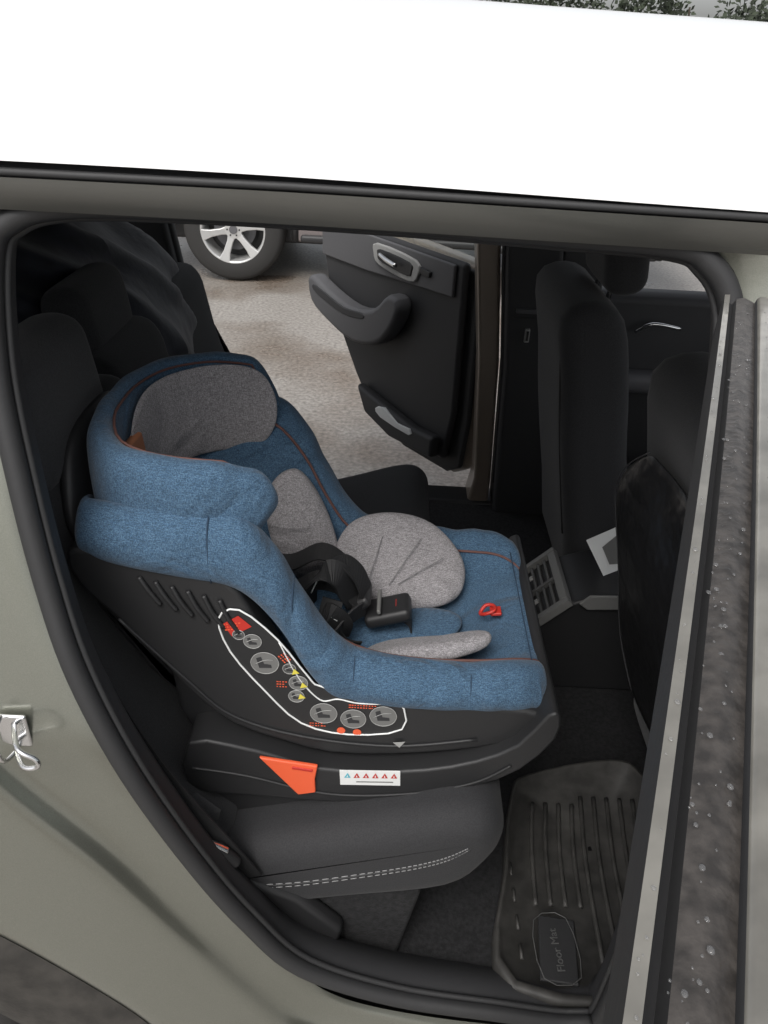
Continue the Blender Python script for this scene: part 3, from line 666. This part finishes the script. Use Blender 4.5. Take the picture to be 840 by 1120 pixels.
slab('base_upper',[(-.262,.795),(-.20,.795),(-.13,.775),(-.08,.757),(.0,.755),(.08,.765),(.15,.788),(.205,.825),(.238,.885),(.256,.885),(.256,.84),(.215,.775),(.155,.735),(.06,.70),(-.06,.685),(-.18,.69),(-.27,.70)],cy-.228,cy+.228,plastic,bs,bev=.014,bseg=4,curve=2)
slab('base_lower',[(-.27,.70),(-.10,.685),(.06,.695),(.16,.73),(.175,.715),(.14,.70),(.0,.660),(-.12,.625),(-.21,.60),(-.27,.60)],cy-.212,cy+.212,plastic,bs,bev=.01,bseg=3)
tube('base_groove',[(-.26,cy-.2285,.745),(-.18,cy-.2295,.735),(-.06,cy-.2295,.705),(.06,cy-.2295,.715),(.15,cy-.2295,.745),(.20,cy-.2295,.785)],.002,rubber,bs,seg=6)
slab('isofix_tower',[(-.30,.97),(-.265,.965),(-.225,.87),(-.20,.78),(-.26,.72),(-.29,.80)],cy-.17,cy+.17,plastic,bs,bev=.012)
box('isofix_release',(-.292,cy-.168,.972),(.03,.02,.02),red,bs,bev=.004)
yb_=cy-.2285
V=[(-.160,yb_,.780),(-.076,yb_,.768),(-.080,yb_,.740),(-.079,yb_,.712),(-.105,yb_,.705)]
V=V+[(x,yb_-.006,z) for x,y,z in V]
mesh('release_lever',V,[(5,6,7,8,9),(4,3,2,1,0)]+[(i,(i+1)%5,(i+1)%5+5,i+5) for i in range(5)],orange,bs,False,bev=.002)
box('lever_notch',(-.098,yb_-.0062,.762),(.03,.003,.005),red,bs,bev=.001,rot=(0,8,0))
box('warning_label',(.0,yb_-.0012,.745),(.088,.0012,.031),white,bs,bev=.0004,rot=(0,-3,0))
for k in range(6):
    cx=-.033+k*.0135;cz=.749+k*.0007
    V=[(cx-.0048,yb_-.0026,cz-.005),(cx+.0048,yb_-.0026,cz-.0045),(cx,yb_-.0026,cz+.0055)]
    mesh('warning_triangle_%d'%k,V,[(0,1,2)],cyan if k==0 else red,bs,False)
    mesh('warning_mark',[(cx-.0012,yb_-.003,cz-.003),(cx+.0012,yb_-.003,cz-.003),(cx,yb_-.003,cz+.002)],[(0,1,2)],white,bs,False)
mesh('label_print',[(-.02,yb_-.0026,.7375),(.034,yb_-.0026,.7405),(.034,yb_-.0026,.7385),(-.02,yb_-.0026,.7355)],[(0,1,2,3)],mgrey,bs,False)
box('indicator_red',(-.105,cy-.2135,.650),(.022,.004,.006),red,bs,bev=.001,rot=(0,-14,0))
box('indicator_green',(-.085,cy-.2135,.655),(.012,.004,.012),green,bs,bev=.001,rot=(0,-14,0))
mesh('arrow_mark',[(.03,sy_-.002,.80),(.048,sy_-.002,.803),(.04,sy_-.002,.79)],[(0,1,2)],lgrey,cs,False)

# ---------------------------------------------------------------- jacket draped over the far side of the bench
jv=[];jf=[];nu,nv=110,70
for i in range(nu+1):
    for j in range(nv+1):
        u=i/nu*2*math.pi;v=j/nv*math.pi
        d=Vector((math.cos(u)*math.sin(v),math.sin(u)*math.sin(v),math.cos(v)))
        q=d.x*.8+d.y*2.2+d.z*1.0+.7*noise.noise(d*1.5)
        fold=.5+.5*math.sin(q*6.5);fold=fold**2
        f=1+.16*noise.noise(d*1.6)+.085*fold+.03*noise.noise(d*4.5)
        jv.append((-.690+d.x*.21*f-.12*d.z,1.02+d.y*.44*f,1.145+d.z*.21*f))
for i in range(nu):
    for j in range(nv):
        jf.append((i*(nv+1)+j,(i+1)*(nv+1)+j,(i+1)*(nv+1)+j+1,i*(nv+1)+j+1))
mesh('dark_jacket',jv,jf,cloth)

# ---------------------------------------------------------------- parked car across the road
pc=empty('parked_car')
pcp=new_mat('parked_car_paint',(.22,.19,.185),.35,metal=.4,coat=.6)
gl=new_mat('dark_car_glass',(.02,.022,.025),.08,spec=.8)
X0,Y0=-1.27,5.58
def arch(cx,cz,r_,a0,a1,n=10):
    return [(cx+math.cos(math.radians(a0+(a1-a0)*i/n))*r_,cz+math.sin(math.radians(a0+(a1-a0)*i/n))*r_) for i in range(n+1)]
x1=X0+2.79
body=[(X0-.95,.45),(X0-.5,.40)]+arch(X0,.42,.47,185,-5)+[(X0+.5,.33),(x1-.5,.33)]+arch(x1,.42,.47,185,-5)+[(x1+.6,.42),(x1+.85,.5),(x1+.86,.95),(x1+.7,1.1),(x1-.45,1.18),(X0-.75,1.15),(X0-.93,1.05)]
slab('body',body,Y0-.02,Y0+1.85,pcp,pc,bev=.05)
slab('cabin',[(X0-.75,1.14),(X0-.62,1.72),(X0-.2,1.86),(X0+1.6,1.84),(x1-.75,1.55),(x1-.35,1.16)],Y0+.10,Y0+1.73,gl,pc,bev=.06)
slab('roof',[(X0-.62,1.74),(X0-.2,1.88),(X0+1.6,1.86),(x1-.9,1.66),(X0+1.6,1.80),(X0-.2,1.82)],Y0+.12,Y0+1.71,pcp,pc,bev=.02)
for xx in(X0+.1,X0+1.15,X0+2.1):box('window_pillar',(xx,Y0+.095,1.48),(.07,.02,.6),pcp,pc,bev=.005,rot=(0,8,0))
box('side_step',(X0+1.4,Y0+.02,.36),(1.75,.16,.06),plastic,pc,bev=.02)
box('underbody',(X0+1.4,Y0+.95,.42),(3.9,1.5,.3),rubber,pc,bev=.03)
for xx in(X0,x1):
    for yy,fc in((Y0+.12,-1),(Y0+1.72,1)):
        wheel('wheel',(xx,yy,.39),.39,.25,pc,fc)
    tube('arch_flare',[(x,Y0-.02,z) for x,z in arch(xx,.42,.49,190,-10)],.025,plastic,pc,n=1)
box('tail_lamp',(X0-.92,Y0+.05,.98),(.06,.14,.2),red,pc,bev=.02)
box('bumper',(X0-.93,Y0+.9,.55),(.14,1.8,.25),plastic,pc,bev=.04)

# ---------------------------------------------------------------- distant trees
leaf=new_mat('dark_foliage',(.03,.04,.022),.8,var=.5,scale=2)
bark=new_mat('bark',(.05,.04,.03),.9,bump=.5,bscale=30)
dt=empty('distant_trees')
lv=[];lf=[]
for k in range(18):
    tx=4+k*1.9+random.uniform(-.8,.8);ty=32+random.uniform(-2,3);H_=random.uniform(3.6,4.4)
    tube('trunk_%d'%k,[(tx,ty,0),(tx+.1,ty,H_*.4),(tx-.05,ty,H_*.8)],lambda f:.12*(1-.7*f),bark,dt,seg=6,n=3)
    for c in range(16):
        cx=tx+random.uniform(-1.4,1.4);cyy=ty+random.uniform(-1,1);cz=H_*random.uniform(.1,.95);cr_=random.uniform(.5,.9)
        for q in range(70):
            d=Vector((random.gauss(0,1),random.gauss(0,1),random.gauss(0,.8))).normalized()*cr_*random.uniform(.4,1.1)
            p=Vector((cx,cyy,cz))+d;a=Vector((random.gauss(0,1),random.gauss(0,1),random.gauss(0,1))).normalized()*.12;b_=a.orthogonal().normalized()*.08
            i0=len(lv);lv+=[p-a,p+b_,p+a,p-b_];lf.append((i0,i0+1,i0+2,i0+3))
mesh('foliage',lv,lf,leaf,dt,False)

# ---------------------------------------------------------------- light
w=bpy.data.worlds.new('World');sc.world=w;w.use_nodes=True;nt=w.node_tree
bg=nt.nodes['Background'];sky=nt.nodes.new('ShaderNodeTexSky');sky.sky_type='NISHITA';sky.sun_disc=False
sky.sun_elevation=math.radians(52);sky.sun_rotation=math.radians(200);sky.air_density=1;sky.dust_density=4;sky.ozone_density=1
hs=nt.nodes.new('ShaderNodeHueSaturation');hs.inputs['Saturation'].default_value=.22;hs.inputs['Value'].default_value=1.3
nt.links.new(sky.outputs['Color'],hs.inputs['Color']);nt.links.new(hs.outputs['Color'],bg.inputs['Color'])
bg.inputs['Strength'].default_value=.15
sl=bpy.data.lights.new('sun','SUN');sl.energy=1.4;sl.angle=math.radians(25);sl.color=(1,.97,.93)
so=bpy.data.objects.new('sun',sl);sc.collection.objects.link(so)
el,az=math.radians(52),math.radians(200)
sd=Vector((math.sin(az)*math.cos(el),math.cos(az)*math.cos(el),math.sin(el)))
so.rotation_euler=(-sd).to_track_quat('-Z','Y').to_euler()
# ---------------------------------------------------------------- camera
cam=bpy.data.cameras.new('camera');co_=bpy.data.objects.new('camera',cam);sc.collection.objects.link(co_)
cam.sensor_fit='VERTICAL';cam.sensor_height=24;cam.lens=24*850/1120;cam.clip_start=.02;cam.clip_end=1000
th=math.radians(31);rl=math.radians(3)
f=Vector((0,math.cos(th),-math.sin(th)));r0=Vector((1,0,0));u0=Vector((0,math.sin(th),math.cos(th)))
Rv=r0*math.cos(rl)+u0*math.sin(rl);Uv=-r0*math.sin(rl)+u0*math.cos(rl)
Mx=Matrix((Rv,Uv,-f)).transposed().to_4x4();Mx.translation=Vector((0,-.6,1.66));co_.matrix_world=Mx
sc.camera=co_
sc.view_settings.view_transform='Standard';sc.view_settings.look='None';sc.view_settings.exposure=0
